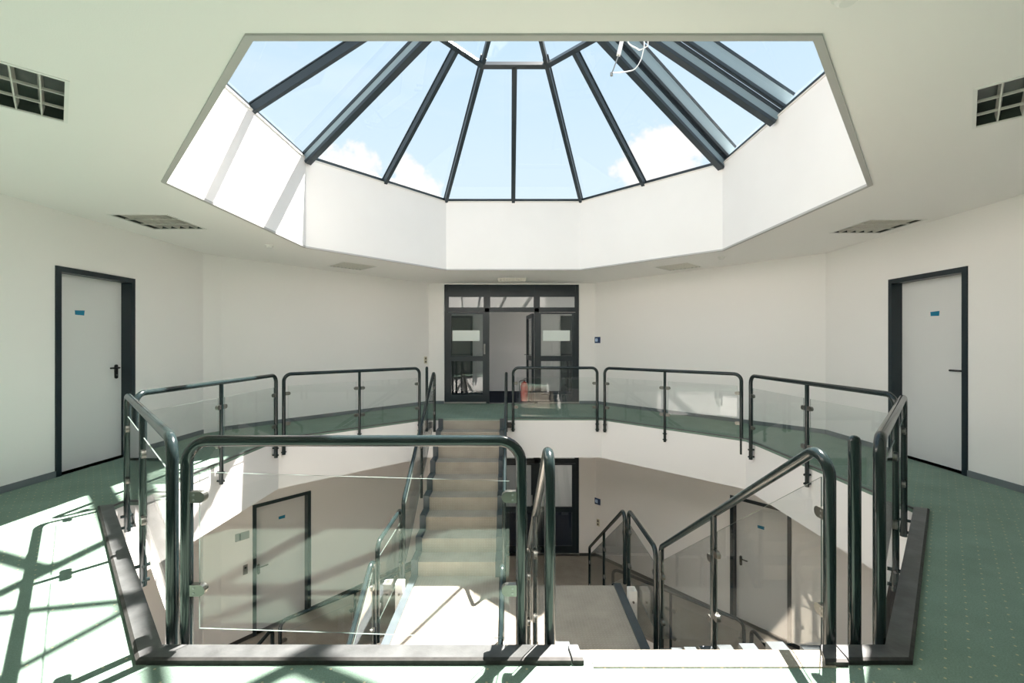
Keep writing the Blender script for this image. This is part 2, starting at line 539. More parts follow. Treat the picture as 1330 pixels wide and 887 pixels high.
DH = 2.105
def door(name, wf, s0, s1, z, label, handle_at, tape=True, handle_mat='black', plate=True, recess=0.11, tape_pos=None):
    """single leaf in a deep steel frame; s0..s1 outer frame; handle_at = 'a' or 'b' side"""
    root = thing(name, wf.p((s0 + s1) / 2, z, 0), label, 'door', None, 'structure')
    fw = 0.055
    mb = MB()
    for (a, b, za, zb) in ((s0, s0 + fw, z, z + DH), (s1 - fw, s1, z, z + DH), (s0 + fw, s1 - fw, z + DH - fw, z + DH)):
        wf.box(mb, a, b, za, zb, -TH + 0.001, 0.014)
    mb.build('door_frame', 'frame', root)
    mb = MB(); wf.box(mb, s0 + fw - 0.004, s1 - fw + 0.004, z + 0.003, z + DH - fw + 0.004, -recess - 0.045, -recess)
    leaf = mb.build('door_leaf', 'door', root)
    d = -recess
    hs = (s0 + fw + 0.075) if handle_at == 'a' else (s1 - fw - 0.075)
    sg = 1 if handle_at == 'a' else -1
    hz = z + 1.045
    mb = MB()
    if plate:
        pts = []
        for k in range(16):
            a = 2 * math.pi * k / 16
            pts.append(wf.p(hs + 0.021 * math.cos(a), hz - 0.045 + 0.021 * math.sin(a) + (0.062 if math.sin(a) > 0 else -0.062), d))
        mb.prism(pts, wf.n.to_3d() * 0.012)
    pth = fillet([wf.p(hs, hz, d), wf.p(hs, hz, d + 0.055), wf.p(hs + sg * 0.13, hz, d + 0.055)], 0.02, 4)
    mb.tube(pth, 0.0105, 8)
    mb.build('door_handle', handle_mat, leaf, smooth=True)
    if plate:
        mb = MB(); q = wf.p(hs, hz - 0.085, d + 0.012)
        mb.prism([q + wf.e.to_3d() * 0.009 * math.cos(a) + Vector((0, 0, 0.009 * math.sin(a))) for a in [k * math.pi / 5 for k in range(10)]], wf.n.to_3d() * 0.004)
        mb.build('lock_cylinder', 'chrome', leaf)
    if tape:
        ts = (s0 + s1) / 2 + (tape_pos[0] if tape_pos else 0); tz = z + (tape_pos[1] if tape_pos else 1.66)
        mb = MB()
        mb.prism([wf.p(ts - 0.052, tz - 0.024, d), wf.p(ts + 0.05, tz - 0.027, d), wf.p(ts + 0.055, tz + 0.027, d), wf.p(ts - 0.056, tz + 0.022, d)], wf.n.to_3d() * 0.002)
        mb.build('blue_tape_label', 'blue', leaf)
    return root

def holes_for(*ds): return [(a + 0.02, b - 0.02, z, z + DH - 0.02) for (a, b, z) in ds]

# left side
wfL = WallFrame(W[1], (-4.55, 6.70))
dl = (4.517 - 3.10, 5.473 - 3.10)
wall('wall_left', W[1], (-4.55, 6.70), 'white left wall beside the gallery with a single door', holes_for((dl[0], dl[1], 0.0)))
door('door_1', wfL, dl[0], dl[1], 0.0, 'pale grey door in left gallery wall, black lever with lock plate, blue tape', 'b', tape_pos=(-0.10, 1.66))
baseboard('baseboard_left', wfL, [(0, dl[0]), (dl[1], wfL.L)], 0.0, 'grey skirting along the left gallery wall')
wall('wall_left_corner', (-4.55, 6.70), (-4.43, 6.93), 'narrow white pier in the left corner of the gallery')
# left diagonal with lower door
wfLD = WallFrame((-4.43, 6.93), W[3])
d0, d1 = wfLD.at_px(328), wfLD.at_px(403.5)
wall('wall_left_diagonal', (-4.43, 6.93), W[3], 'white diagonal wall between left corner and glazed entrance', holes_for((d0, d1, LOW)))
door('door_3', wfLD, d0, d1, LOW, 'pale grey door on the lower storey beside wall plate and switch', 'a', handle_mat='bronze', tape_pos=(0.03, 1.74))
baseboard('baseboard_left_diagonal', wfLD, [(0, wfLD.L)], 0.0, 'grey skirting along the left diagonal gallery wall')
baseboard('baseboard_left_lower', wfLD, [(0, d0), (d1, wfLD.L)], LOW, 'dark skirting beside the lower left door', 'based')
# right side
wfR = WallFrame((4.62, 6.70), W[6])
r0, r1 = wfR.at_px(1155), wfR.at_px(1257.5)
wall('wall_right', (4.62, 6.70), W[6], 'white right wall beside the gallery with a single door', holes_for((r0, r1, 0.0)))
door('door_2', wfR, r0, r1, 0.0, 'pale grey door in right gallery wall, black lever without plate, blue tape', 'b', plate=False, tape_pos=(0.0, 1.66))
baseboard('baseboard_right', wfR, [(0, r0), (r1, wfR.L)], 0.0, 'grey skirting along the right gallery wall')
wfRD = WallFrame(W[4], W[5])
e0, e1 = wfRD.at_px(948.5), wfRD.at_px(1028)
wall('wall_right_diagonal', W[4], W[5], 'white diagonal wall between glazed entrance and right corner', holes_for((e0, e1, LOW)))
door('door_4', wfRD, e0, e1, LOW, 'pale grey lower storey door seen behind the sloping stair railing glass', 'a', tape_pos=(-0.02, 1.66))
baseboard('baseboard_right_diagonal', wfRD, [(0, wfRD.L)], 0.0, 'grey skirting along the right diagonal gallery wall')
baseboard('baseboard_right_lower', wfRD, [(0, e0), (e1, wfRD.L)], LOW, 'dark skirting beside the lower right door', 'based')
# walls behind the camera
wall('wall_near_left', W[0], W[1], 'white diagonal wall at the near left of the gallery')
wall('wall_near_right', W[6], W[7], 'white diagonal wall at the near right of the gallery')
wall('wall_front', W[7], W[0], 'white wall behind the near gallery')
# back wall with the two glazed entrances
EH = 2.635
wfB = WallFrame(W[3], W[4])
sx = lambda X: X - W[3][0]
wall('wall_back', W[3], W[4], 'white back wall around the two glazed entrances',
     [(sx(-1.50), sx(1.485), 0.0, EH), (sx(-1.50), sx(1.485), LOW, LOW + EH)])
baseboard('baseboard_back', wfB, [(0, sx(-1.5)), (sx(1.485), wfB.L)], 0.0, 'grey skirting either side of the upper entrance')
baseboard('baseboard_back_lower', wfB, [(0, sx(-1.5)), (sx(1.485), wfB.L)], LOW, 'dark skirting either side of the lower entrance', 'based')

# ================================================================== ceiling with recessed lamps
LAMPS = [  # centre, half sizes (radial, along), direction of the radial axis
    ((-2.68, 2.305), (-1, -1), 0, 'ceiling lamp recessed over near left gallery, dark reflectors in pale louvre cells', 'dark'),
    ((2.85, 2.38), (1, -1), 0, 'ceiling lamp recessed over near right gallery, dark reflectors in pale louvre cells', 'dark'),
    ((-3.86, 4.99), (-1, 0), 0, 'recessed louvre ceiling lamp above the left wall door', 'mid'),
    ((4.14, 5.18), (1, 0), 0, 'recessed louvre ceiling lamp above the right wall door', 'mid'),
    ((-2.74, 7.83), (-1, 1), 0, 'fine grid ceiling lamp by the left diagonal wall', 'grey'),
    ((2.88, 7.90), (1, 1), 0, 'fine grid ceiling lamp by the right diagonal wall', 'pale'),
    ((0.0, 9.52), (0, 1), 0, 'fine grid ceiling lamp just in front of the upper glazed entrance', 'pale'),
]
HS = 0.305
def lamp_frame(c, d):
    r = Vector(d).normalized(); a = Vector((-r.y, r.x)); c = Vector(c)
    return c, r, a
CO = offset_poly(C, 0.05)
loops = [offset_poly(W, 0.10), CO]
for (c, d, _, _, _) in LAMPS:
    c, r, a = lamp_frame(c, d)
    loops.append([tuple(c + r * sr * HS + a * sa * HS) for sr, sa in ((-1, -1), (1, -1), (1, 1), (-1, 1))])
vs2, es2 = [], []
for lp in loops:
    n = len(vs2); vs2 += [Vector(p) for p in lp]
    es2 += [(n + i, n + (i + 1) % len(lp)) for i in range(len(lp))]
ov, oe, of, *_ = delaunay_2d_cdt(vs2, es2, [], 0, 1e-6)
def inside(p, poly):
    c = False
    for i in range(len(poly)):
        x0, y0 = poly[i - 1]; x1, y1 = poly[i]
        if (y0 > p[1]) != (y1 > p[1]) and p[0] < (x1 - x0) * (p[1] - y0) / (y1 - y0) + x0: c = not c
    return c
mb = MB()
for f in of:
    cen = sum((ov[i] for i in f), Vector((0, 0))) / len(f)
    if not inside(cen, loops[0]) or any(inside(cen, lp) for lp in loops[1:]): continue
    mb.poly([v3(ov[i], CEIL) for i in reversed(f)])
struct(mb.build('ceiling', 'ceil'), 'white ceiling round the octagonal skylight opening', 'ceiling')
mb = MB()
ROOF0 = offset_poly(W, 0.35)
for i in range(8):
    j = (i + 1) % 8
    mb.box8([v3(CO[i], 2.80), v3(CO[j], 2.80), v3(ROOF0[j], 2.80), v3(ROOF0[i], 2.80), v3(CO[i], 3.0), v3(CO[j], 3.0), v3(ROOF0[j], 3.0), v3(ROOF0[i], 3.0)])
for i in range(8):   # roof edge closing the gap above the walls
    j = (i + 1) % 8; A = offset_poly(W, 0.17)
    mb.box8([v3(A[i], 2.5), v3(A[j], 2.5), v3(ROOF0[j], 2.5), v3(ROOF0[i], 2.5), v3(A[i], 2.82), v3(A[j], 2.82), v3(ROOF0[j], 2.82), v3(ROOF0[i], 2.82)])
struct(mb.build('ceiling_roof_slab', 'ceil'), 'roof slab above the gallery ceiling', 'roof')

for idx, (c, d, _, label, kind) in enumerate(LAMPS):
    c, r, a = lamp_frame(c, d)
    P = lambda u, v_, z: Vector((c.x + r.x * u + a.x * v_, c.y + r.y * u + a.y * v_, z))
    def bx(mb, u0, u1, w0, w1, z0, z1):
        mb.box8([P(u0, w0, z0), P(u1, w0, z0), P(u1, w1, z0), P(u0, w1, z0), P(u0, w0, z1), P(u1, w0, z1), P(u1, w1, z1), P(u0, w1, z1)])
    root = thing('ceiling_lamp', P(0, 0, CEIL - 0.004), label, 'ceiling lamp', 'square recessed lamps in the gallery ceiling')
    tm, lm = ('tray', 'louver')
    h = HS
    mb = MB()
    bx(mb, -h + 0.002, h - 0.002, -h + 0.002, h - 0.002, CEIL + 0.085, CEIL + 0.09)
    for s in (-1, 1):
        bx(mb, s * (h - 0.004) - 0.002, s * (h - 0.004) + 0.002, -h + 0.002, h - 0.002, CEIL, CEIL + 0.09)
        bx(mb, -h + 0.002, h - 0.002, s * (h - 0.004) - 0.002, s * (h - 0.004) + 0.002, CEIL, CEIL + 0.09)
    mb.build('reflector_tray', tm, root)
    mb = MB(); q = h + 0.006; t = 0.018
    for s in (-1, 1):
        bx(mb, min(s * q, s * (q - t)), max(s * q, s * (q - t)), -q, q, CEIL - 0.005, CEIL + 0.004)
        bx(mb, -q + t, q - t, min(s * q, s * (q - t)), max(s * q, s * (q - t)), CEIL - 0.005, CEIL + 0.004)
    mb.build('lamp_frame', 'white', root)
    dep = 0.05 if kind in ('dark', 'mid') else 0.03
    for k in (1, 2):
        y = -h + k * 2 * h / 3
        mb = MB(); bx(mb, -h + 0.012, h - 0.012, y - 0.004, y + 0.004, CEIL - 0.002, CEIL + (0.012 if kind in ('dark', 'mid') else dep)); mb.build('louver_rail', lm, root)
    nb = 6 if kind in ('dark', 'mid') else 9
    for k in range(1, nb):
        x = -h + k * 2 * h / nb
        mb = MB()
        # parabolic blade: wider towards the top
        mb.prism([P(x - 0.003, -h + 0.012, CEIL - 0.001), P(x + 0.003, -h + 0.012, CEIL - 0.001), P(x + 0.012, -h + 0.012, CEIL + dep), P(x - 0.012, -h + 0.012, CEIL + dep)],
                 (a * (2 * h - 0.024)).to_3d())
        mb.build('louver_blade', lm, root)
    if kind in ('grey', 'pale'):
        for k in range(1, 9):
            if k % 3 == 0: continue
            y = -h + k * 2 * h / 9
            mb = MB(); bx(mb, -h + 0.012, h - 0.012, y - 0.003, y + 0.003, CEIL - 0.001, CEIL + dep); mb.build('louver_blade', lm, root)

# ================================================================== skylight shaft, edge trim, roof glazing
root = thing('wall_skylight_shaft', (0.04, 5.1, CEIL), 'white octagonal shaft rising from ceiling opening to roof glazing', 'wall', None, 'structure')
CT = offset_poly(C, 0.14)
for i in range(8):
    j = (i + 1) % 8
    mb = MB()
    mb.box8([v3(C[i], CEIL + 0.002), v3(C[j], CEIL + 0.002), v3(CT[j], CEIL + 0.002), v3(CT[i], CEIL + 0.002), v3(C[i], SKB), v3(C[j], SKB), v3(CT[j], SKB), v3(CT[i], SKB)])
    mb.build('shaft_panel', 'shaft', root)
root = thing('trim_3', (0.04, 5.1, CEIL - 0.008), 'grey edge profile round the octagonal ceiling opening', 'trim', None, 'structure')
CI = offset_poly(C, -0.006); CE = offset_poly(C, 0.03)
for i in range(8):
    j = (i + 1) % 8
    mb = MB()
    mb.box8([v3(CI[i], CEIL - 0.008), v3(CI[j], CEIL - 0.008), v3(CE[j], CEIL - 0.008), v3(CE[i], CEIL - 0.008),
             v3(CI[i], CEIL + 0.014), v3(CI[j], CEIL + 0.014), v3(CE[j], CEIL + 0.014), v3(CE[i], CEIL + 0.014)])
    mb.build('edge_profile', 'trim', root)

sky_root = thing('window_1', (APEX.x, APEX.y, SKB), 'pyramid roof light of eight glazed slopes with dark rafters', 'skylight', None, 'structure')
TR = 0.628
CB = offset_poly(C, 0.05)
base = [v3(p, SKB + 0.07) for p in CB]
ring = [b.lerp(APEX + Vector((0, 0, 0.07)), TR) for b in base]
top = APEX + Vector((0, 0, 0.07))
def rafter(name, p0, p1, big, up, parent=sky_root):
    """dark rafter: bottom cap, paler web, top cap, set below the glass"""
    if big:
        mb = MB()
        mb.bar(p0, p1, 0.095, 0.035, up, 0.012)
        mb.bar(p0, p1, 0.095, 0.04, up, 0.135)
        o = mb.build(name, 'rafter', parent)
        mb = MB(); mb.bar(p0, p1, 0.070, 0.088, up, 0.047); mb.build('rafter_web', 'web', o)
    else:
        mb = MB(); mb.bar(p0, p1, 0.055, 0.085, up, 0.012)
        o = mb.build(name, 'rafter', parent)
        mb = MB(); mb.bar(p0, p1, 0.075, 0.012, up, -0.004); mb.build('glazing_cap', 'rafter', o)
    return o
def slope_normal(i):
    j = (i + 1) % 8
    n = (base[j] - base[i]).cross(top - base[i]).normalized()
    return n if n.z > 0 else -n
for i in range(8):
    nrm = slope_normal(i); pn = slope_normal(i - 1)
    j = (i + 1) % 8
    hip_up = (nrm + pn).normalized()
    big = i in (2, 5)
    hp = rafter('hip_rafter', base[i], base[i].lerp(top, TR + 0.03), big, hip_up)
    mb = MB(); mb.bar(ring[i], top, 0.05, 0.07, hip_up, 0.012); mb.build('upper_hip_bar', 'rafter', sky_root)
    if i == 5:   # raised vent frame running beside the hip and beside the next mullion
        for (q0, q1, sd_) in ((base[5], base[5].lerp(top, TR), (base[6] - base[5]).normalized()),
                              ((base[5] + base[6]) / 2, (ring[5] + ring[6]) / 2, (base[6] - base[5]).normalized())):
            mb = MB()
            o0 = sd_ * 0.062 + nrm * 0.0; o1 = o0
            mb.bar(q0 + o0, q1 + o1, 0.05, 0.035, nrm, -0.035)
            mb.bar(q0 + o0, q1 + o1, 0.05, 0.03, nrm, -0.20)
            vf = mb.build('vent_frame', 'rafter', sky_root)
            mb = MB(); mb.bar(q0 + o0, q1 + o1, 0.03, 0.13, nrm, -0.17); mb.build('vent_frame_web', 'web', vf)
    mid_b = (base[i] + base[j]) / 2; mid_r = (ring[i] + ring[j]) / 2
    rafter('mullion', mid_b, mid_r, i in (5,), nrm)
    mb = MB(); mb.bar(ring[i], ring[j], 0.06, 0.085, nrm, 0.012); mb.build('purlin', 'rafter', sky_root)
    mb = MB(); mb.bar(base[i], base[j], 0.07, 0.05, (0, 0, 1), 0.0); mb.build('base_rail', 'rafter', sky_root)
    mb = MB(); mb.bar(v3(offset_poly(C, 0.045)[i], SKB + 0.02), v3(offset_poly(C, 0.045)[j], SKB + 0.02), 0.11, 0.02, (0, 0, 1), 0.0); mb.build('sill_board', 'sill', sky_root)
    for pts in ([base[i], mid_b, mid_r, ring[i]], [mid_b, base[j], ring[j], mid_r], [ring[i], ring[j], top]):
        mb = MB(); mb.poly([p + nrm * 0.004 for p in pts]); mb.build('roof_pane', 'roofglass', sky_root)
mb = MB(); mb.lathe([(0.0, -0.12), (0.09, -0.12), (0.09, 0.02), (0.0, 0.04)], top, 16); mb.build('apex_boss', 'rafter', sky_root)

# vent motor with loose white cable hanging from the roof light
mo = thing('vent_motor', (0.96, 4.40, 3.93), 'white vent motor rod with loose cable hanging under the roof light', 'motor')
mb = MB(); mb.bar((1.19, 4.40, 4.82), (1.03, 4.40, 4.117), 0.036, 0.036, (0, 1, 0), -0.018); mb.build('motor_case', 'white', mo)
mb = MB(); mb.tube([(1.032, 4.40, 4.12), (0.965, 4.40, 3.94)], 0.006, 8); mb.lathe([(0.0, -0.022), (0.014, -0.022), (0.014, 0.008), (0.0, 0.014)], (0.963, 4.40, 3.94), 8)
mb.build('push_rod', 'steel', mo)
def spline(pts, n=6):
    P = [Vector(p) for p in pts]; P = [P[0] * 2 - P[1]] + P + [P[-1] * 2 - P[-2]]; out = []
    for i in range(1, len(P) - 2):
        for k in range(n):
            t = k / n; a_, b_, c_, d_ = P[i - 1], P[i], P[i + 1], P[i + 2]
            out.append(0.5 * ((2 * b_) + (c_ - a_) * t + (2 * a_ - 5 * b_ + 4 * c_ - d_) * t * t + (3 * b_ - a_ - 3 * c_ + d_) * t ** 3))
    return out + [P[-2]]
mb = MB(); mb.tube(spline([(0.965, 4.40, 3.948), (1.06, 4.40, 3.951), (1.18, 4.41, 3.983), (1.24, 4.41, 4.06), (1.27, 4.42, 4.15), (1.285, 4.42, 4.26), (1.26, 4.40, 4.55), (1.20, 4.40, 4.80)]), 0.0055, 6); mb.build('cable', 'white', mo, smooth=True)
mb = MB(); mb.tube(spline([(1.10, 4.40, 4.42), (1.125, 4.40, 4.242), (1.206, 4.40, 4.182), (1.236, 4.40, 4.168), (1.30, 4.40, 4.20), (1.315, 4.40, 4.24), (1.30, 4.40, 4.55), (1.20, 4.40, 4.80)]), 0.0055, 6); mb.build('cable', 'white', mo, smooth=True)

# smoke detectors
for (x, y, lb) in ((-3.28, 6.16, 'white smoke detector on ceiling near the left corner pier'),
                   (3.22, 6.99, 'white smoke detector on ceiling beside right diagonal wall'),
                   (1.27, 1.72, 'white smoke detector on ceiling over the near gallery edge')):
    root = thing('smoke_detector', (x, y, CEIL), lb, 'smoke detector', 'smoke detectors on the gallery ceiling')
    mb = MB(); mb.lathe([(0.0, -0.012), (0.055, -0.012), (0.058, 0.0), (0.0, 0.0)], (x, y, CEIL), 20); mb.build('detector_base', 'white', root, smooth=True)
    mb = MB(); mb.lathe([(0.0, -0.042), (0.028, -0.042), (0.042, -0.030), (0.044, -0.012), (0.0, -0.012)], (x, y, CEIL), 20); mb.build('detector_head', 'white', root, smooth=True)

# ================================================================== glazed entrances
def entrance(name, z, label, open_leaf, Y=10.11):
    root = thing(name, (0, Y, z), label, 'entrance door', None, 'structure')
    def B(mb, x0, x1, z0, z1, y0=0.0, y1=0.06, mi=0): mb.box(x0, x1, Y + y0, Y + y1, z + z0, z + z1, mi)
    L_, R_ = -1.50, 1.485
    m = 'frame'
    mb = MB()
    B(mb, L_, L_ + 0.075, 0, EH); B(mb, R_ - 0.075, R_, 0, EH)
    B(mb, -0.61, -0.505, 2.02, EH); B(mb, 0.50, 0.60, 2.02, EH)
    B(mb, -0.575, -0.505, 0, 2.02); B(mb, 0.50, 0.57, 0, 2.02)
    B(mb, L_ + 0.075, R_ - 0.075, 2.03, 2.115)
    mb.build('entrance_frame', m, root)
    mb = MB(); B(mb, L_ + 0.075, R_ - 0.075, 2.38, 2.47, -0.004); mb.build('transom_rail', 'frame', root)
    for (a, b) in ((L_ + 0.075, -0.61), (-0.505, 0.50), (0.60, R_ - 0.075)):
        mb = MB(); B(mb, a, b, 2.47, EH, 0.012, 0.05); mb.build('header_panel', m, root)
        p = MB(); B(p, a, b, 2.115, 2.38, 0.026, 0.034); o = p.build('transom_pane', 'doorglass', root)
        mb = MB()
        for (x0, x1, z0, z1) in ((a, b, 2.365, 2.40), (a, b, 2.095, 2.13), (a, a + 0.02, 2.13, 2.365), (b - 0.02, b, 2.13, 2.365)):
            B(mb, x0, x1, z0, z1, -0.006, 0.02)
        mb.build('transom_bead', 'frame', o)
    def leaf(x0, x1, handle, sticker, nm, stile=0.075):
        mb = MB()
        B(mb, x0, x0 + stile, 0.03, 2.02, 0.005, 0.055); B(mb, x1 - stile, x1, 0.03, 2.02, 0.005, 0.055)
        for (z0, z1) in ((0.03, 0.185), (0.937, 1.05), (1.985, 2.02)): B(mb, x0 + stile, x1 - stile, z0, z1, 0.005, 0.055)
        lf = mb.build(nm, m, root)
        for (z0, z1) in ((0.185, 0.937), (1.05, 1.985)):
            g = MB(); B(g, x0 + stile, x1 - stile, z0, z1, 0.027, 0.033); g.build('door_pane', 'doorglass', lf)
        if sticker:
            g = MB(); B(g, sticker[0], sticker[1], 1.385, 1.62, 0.0235, 0.0265); g.build('frosted_sticker', 'frost', lf)
        if handle is not None:
            g = MB(); B(g, handle - 0.018, handle + 0.018, 1.09, 1.32, -0.004, 0.005)
            g.tube([(handle, Y - 0.03, z + 1.28), (handle, Y - 0.03, z + 1.13)], 0.012, 8)
            g.build('door_handle', 'steel', lf)
        return lf
    leaf(L_ + 0.075, -0.575, -0.61, (-1.325, -0.72) if open_leaf else None, 'door_leaf')
    leaf(0.57, R_ - 0.075, None, (0.69, 1.29) if open_leaf else None, 'side_light')
    if open_leaf:
        # middle leaf, hinged on the right and swung into the corridor
        hx, hy = 0.495, Y + 0.07
        d = Vector((-0.10, 1.0, 0)).normalized(); n = Vector((-d.y, d.x, 0))
        Q = lambda t, zz, k: Vector((hx, hy, z + zz)) + d * t + n * k
        def QB(mb, t0, t1, z0, z1, k0, k1):
            mb.box8([Q(t0, z0, k0), Q(t1, z0, k0), Q(t1, z0, k1), Q(t0, z0, k1), Q(t0, z1, k0), Q(t1, z1, k0), Q(t1, z1, k1), Q(t0, z1, k1)])
        mb = MB(); WL = 0.97
        QB(mb, 0, 0.09, 0.02, 2.0, 0, 0.05); QB(mb, WL - 0.09, WL, 0.02, 2.0, 0, 0.05)
        for (z0, z1) in ((0.02, 0.185), (0.937, 1.05), (1.92, 2.0)): QB(mb, 0.09, WL - 0.09, z0, z1, 0, 0.05)
        lf = mb.build('open_door_leaf', m, root)
        for (z0, z1) in ((0.185, 0.937), (1.05, 1.92)):
            g = MB(); QB(g, 0.09, WL - 0.09, z0, z1, 0.022, 0.028); g.build('door_pane', 'doorglass', lf)
        g = MB(); g.tube(fillet([Q(WL - 0.05, 1.06, 0.05), Q(WL - 0.05, 1.06, 0.10), Q(WL - 0.17, 1.06, 0.10)], 0.02, 4), 0.011, 8)
        g.tube([Q(WL - 0.05, 0.95, 0.055), Q(WL - 0.05, 1.9, 0.055)], 0.008, 6)
        g.build('door_handle', 'steel', lf)
    else:
        leaf(-0.505, 0.50, 0.44, None, 'door_leaf')
    mb = MB(); B(mb, L_, -0.575, 0.0, 0.03, -0.01, 0.07); B(mb, 0.57, R_, 0.0, 0.03, -0.01, 0.07)
    mb.build('threshold', 'alu', root)
entrance('door_5', 0.0, 'anthracite glazed entrance with open middle leaf and frosted stickers on the upper storey', True)
entrance('door_6', LOW, 'anthracite glazed entrance with dark glass on the lower storey', False)

# corridor rooms beyond the two entrances
for z, fl, tagn in ((0.0, 'navyfloor', 'upper'), (LOW, 'navyfloor', 'lower')):
    mb = MB(); mb.box(-2.6, 2.6, 10.17, 12.9, z - 0.08, z - 0.001)
    struct(mb.build('floor_corridor_' + tagn, fl, uvf=lambda c, n: (c.x, c.y)), 'dark blue corridor floor beyond the %s entrance' % tagn, 'floor')
    mb = MB(); mb.box(-2.6, 2.6, 12.72, 12.9, z, z + 2.75); mb.box(-2.7, -2.58, 10.2, 12.9, z - 0.08, z + 2.75); mb.box(2.58, 2.7, 10.2, 12.9, z - 0.08, z + 2.75)
    struct(mb.build('wall_corridor_' + tagn, 'wall'), 'white corridor walls beyond the %s entrance' % tagn, 'wall')
    mb = MB(); mb.box(-2.7, 2.7, 10.17, 12.9, z + 2.70, z + 2.80)
    struct(mb.build('ceiling_corridor_' + tagn, 'ceil'), 'white corridor ceiling beyond the %s entrance' % tagn, 'ceiling')
for nm, x0, x1, mt_, lb in (('door_7', -1.78, -1.16, 'greydoor', 'grey door in the corridor behind the left frosted sticker'),
                            ('door_8', 1.42, 2.05, 'frame', 'dark door in the corridor behind the right frosted sticker')):
    root = thing(nm, ((x0 + x1) / 2, 12.70, 0), lb, 'door', None, 'structure')
    mb = MB(); mb.box(x0, x1, 12.69, 12.715, 0.003, 2.04); mb.build('door_leaf', mt_, root)
    mb = MB(); mb.box(x0 - 0.06, x0, 12.67, 12.718, 0, 2.10); mb.box(x1, x1 + 0.06, 12.67, 12.718, 0, 2.10); mb.box(x0, x1, 12.67, 12.718, 2.04, 2.10)
    mb.build('door_frame', 'frame', root)
# ================================================================== kerb profiles on the gallery edge
trim_n = [4]
def kerb(pts_in, pts_out, label, h=0.024, closed_ends=True):
    """one strip: inner edge pts_in[0..1], outer edge pts_out[0..1]"""
    nm = 'trim_%d' % trim_n[0]; trim_n[0] += 1
    (a, b), (d, c) = pts_in, pts_out
    mb = MB()
    # slightly chamfered outer top edge
    am, bm = Vector(d).lerp(Vector(a), 0.14), Vector(c).lerp(Vector(b), 0.14)
    mb.box8([v3(a, 0), v3(b, 0), v3(bm, 0), v3(am, 0), v3(a, h), v3(b, h), v3(bm, h), v3(am, h)], 0)
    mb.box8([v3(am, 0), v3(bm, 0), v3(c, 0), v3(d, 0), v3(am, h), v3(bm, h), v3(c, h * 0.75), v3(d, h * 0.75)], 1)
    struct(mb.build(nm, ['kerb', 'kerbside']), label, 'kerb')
KO = offset_poly(V, 0.088); KI = offset_poly(V, -0.004)
TO = offset_poly(V, 0.02)
def lerp2(p, q, t): return (p[0] + (q[0] - p[0]) * t, p[1] + (q[1] - p[1]) * t)
kerb((KI[0], KI[1]), (KO[0], KO[1]), 'black kerb profile along the left diagonal edge of the near gallery')
kerb((KI[6], KI[7]), (KO[6], KO[7]), 'black kerb profile along the right diagonal edge of the near gallery')
kerb(((KI[0][0], KI[0][1]), (0.235, KI[0][1])), ((KO[0][0], KO[0][1]), (0.245, KO[0][1])), 'long black kerb profile under the near straight railing')
kerb(((0.243, KI[0][1]), (0.285, KI[0][1])), ((0.252, KO[0][1]), (0.298, KO[0][1])), 'short black kerb stub beside the near stair opening, left')
kerb(((1.335, KI[0][1]), (1.40, KI[0][1])), ((1.29, KO[0][1] - 0.01), (1.385, KO[0][1] - 0.01)), 'short black kerb stub beside the sloping railing post')
kerb(((1.405, KI[0][1]), KI[7]), ((1.395, KO[0][1]), KO[7]), 'black kerb plate under the single upright post')
for (i, lb) in ((1, 'left side'), (2, 'left diagonal far side'), (4, 'right diagonal far side'), (5, 'right side')):
    kerb((KI[i], KI[i + 1]), (TO[i], TO[i + 1]), 'thin dark edge strip along the %s of the gallery opening' % lb, 0.012)
kerb(((0.0, KI[3][1]), KI[4]), ((0.0, TO[3][1]), TO[4]), 'thin dark edge strip at the far side beside the stair head', 0.012)

